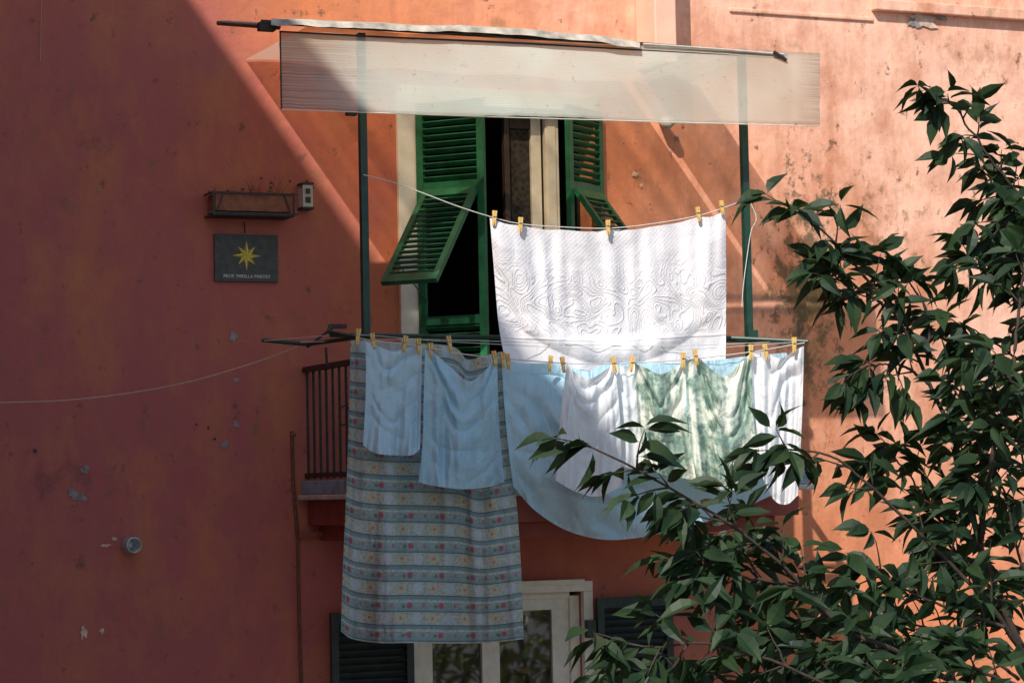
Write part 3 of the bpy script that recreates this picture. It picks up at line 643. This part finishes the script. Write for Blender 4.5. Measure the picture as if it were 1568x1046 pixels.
branch([TB,(1450,1040,-.2),(1330,1040,-.2),(1240,960,-.2),(1130,860,-.2),(1070,850,-.2)],.016,.004,.55,.12,(.06,.18),.35)
branch([TB,(1450,1080,-.8),(1300,1060,-.8),(1180,1010,-.8),(1080,985,-.8),(1010,990,-.8),(960,985,-.8)],.016,.004,.85,.085,(.1,.22),.3)
branch([TB,(1400,1090,.3),(1250,1060,.3),(1120,1050,.3),(1010,1045,.3),(950,1040,.3)],.016,.004,.85,.085,(.1,.20),.3)
for pth in ([(1520,900,.3),(1450,830,.3),(1400,740,.3),(1370,700,.3)],[(1540,960,-.4),(1450,930,-.4),(1380,900,-.4),(1330,870,-.4)],
            [(1600,950,-.2),(1560,850,-.2),(1540,760,-.2),(1510,700,-.2)],[(1620,850,.2),(1580,760,.2),(1560,680,.2),(1530,620,.2)],
            [(1560,1040,.1),(1480,980,.1),(1420,960,.1),(1350,950,.1)],[(1560,1050,-.5),(1450,1010,-.5),(1350,1000,-.5),(1260,1010,-.5)],
            [(1600,1000,.4),(1560,920,.4),(1500,900,.4),(1440,800,.4)],[(1620,760,0),(1580,700,0),(1500,650,0),(1470,610,0)],
            [(1640,460,0),(1600,360,0),(1565,310,0),(1540,340,0)],[(1380,1060,-.1),(1300,1000,-.1),(1240,985,-.1),(1180,970,-.1)],
            [(1425,590,.1),(1380,560,.1),(1330,560,.1)],[(1370,480,.1),(1330,450,.1),(1285,430,.1)],[(1420,560,.1),(1420,480,.1),(1390,430,.1)],
            [(1240,900,-.5),(1180,890,-.5),(1110,880,-.5),(1060,870,-.5)],[(1620,640,-.4),(1570,600,-.4),(1520,560,-.4)]):
    branch(pth,.009,.004,.78,.105,(.07,.22),.05)
tb=P(*TB[:2],YT); BR.tube([(tb.x+.9,YT+.2,-4.5),(tb.x+.8,YT+.1,-3.2),(tb.x+.4,YT,-1.8),(tb.x,YT,tb.z)],[.16,.13,.09,.04],10)
BR.tube([(tb.x+.4,YT,-1.8),P(1700,800,YT+.1),P(1650,560,YT+.2),P(1640,440,YT+.2)],[.06,.04,.02,.01],8)
BR.obj("trunk_and_branches",[bark],tree,smooth=True); LV.obj("leaves",[leafm],tree,smooth=False)
print("leaf faces",len(LV.f))
sv=empty("garden_shrubbery"); SL=MB(); SB=MB()
for cxx,cyy,czz,rr in [(2.2,-6.5,-2.2,1.3),(3.6,-6.6,-1.4,1.5),(5.2,-7.0,-1.6,1.8),(3.3,-9.2,.2,1.4),(5.4,-9.2,.6,1.5),(7.0,-8,-1,1.8)]:
    for k in range(600):
        v=Vector(rng.normal(size=3)).normalized()*rr*rng.uniform(.55,1.05); p=Vector((cxx,cyy,czz))+v
        leaf(SL,p,v.normalized()+Vector((0,0,-.3))+Vector(rng.normal(size=3))*.5,Vector((0,0,1))+Vector(rng.normal(size=3))*.4,rng.uniform(.18,.3),.09,.3)
    for k in range(6): e=Vector((cxx,cyy,czz))+Vector(rng.normal(size=3))*rr*.4; SB.tube([(cxx,cyy,-4.5),(cxx+rng.uniform(-.1,.1),cyy,-3.2),e],[.06,.04,.01],6)
SL.obj("leaves",[shrubm],sv); SB.obj("stems",[bark],sv)
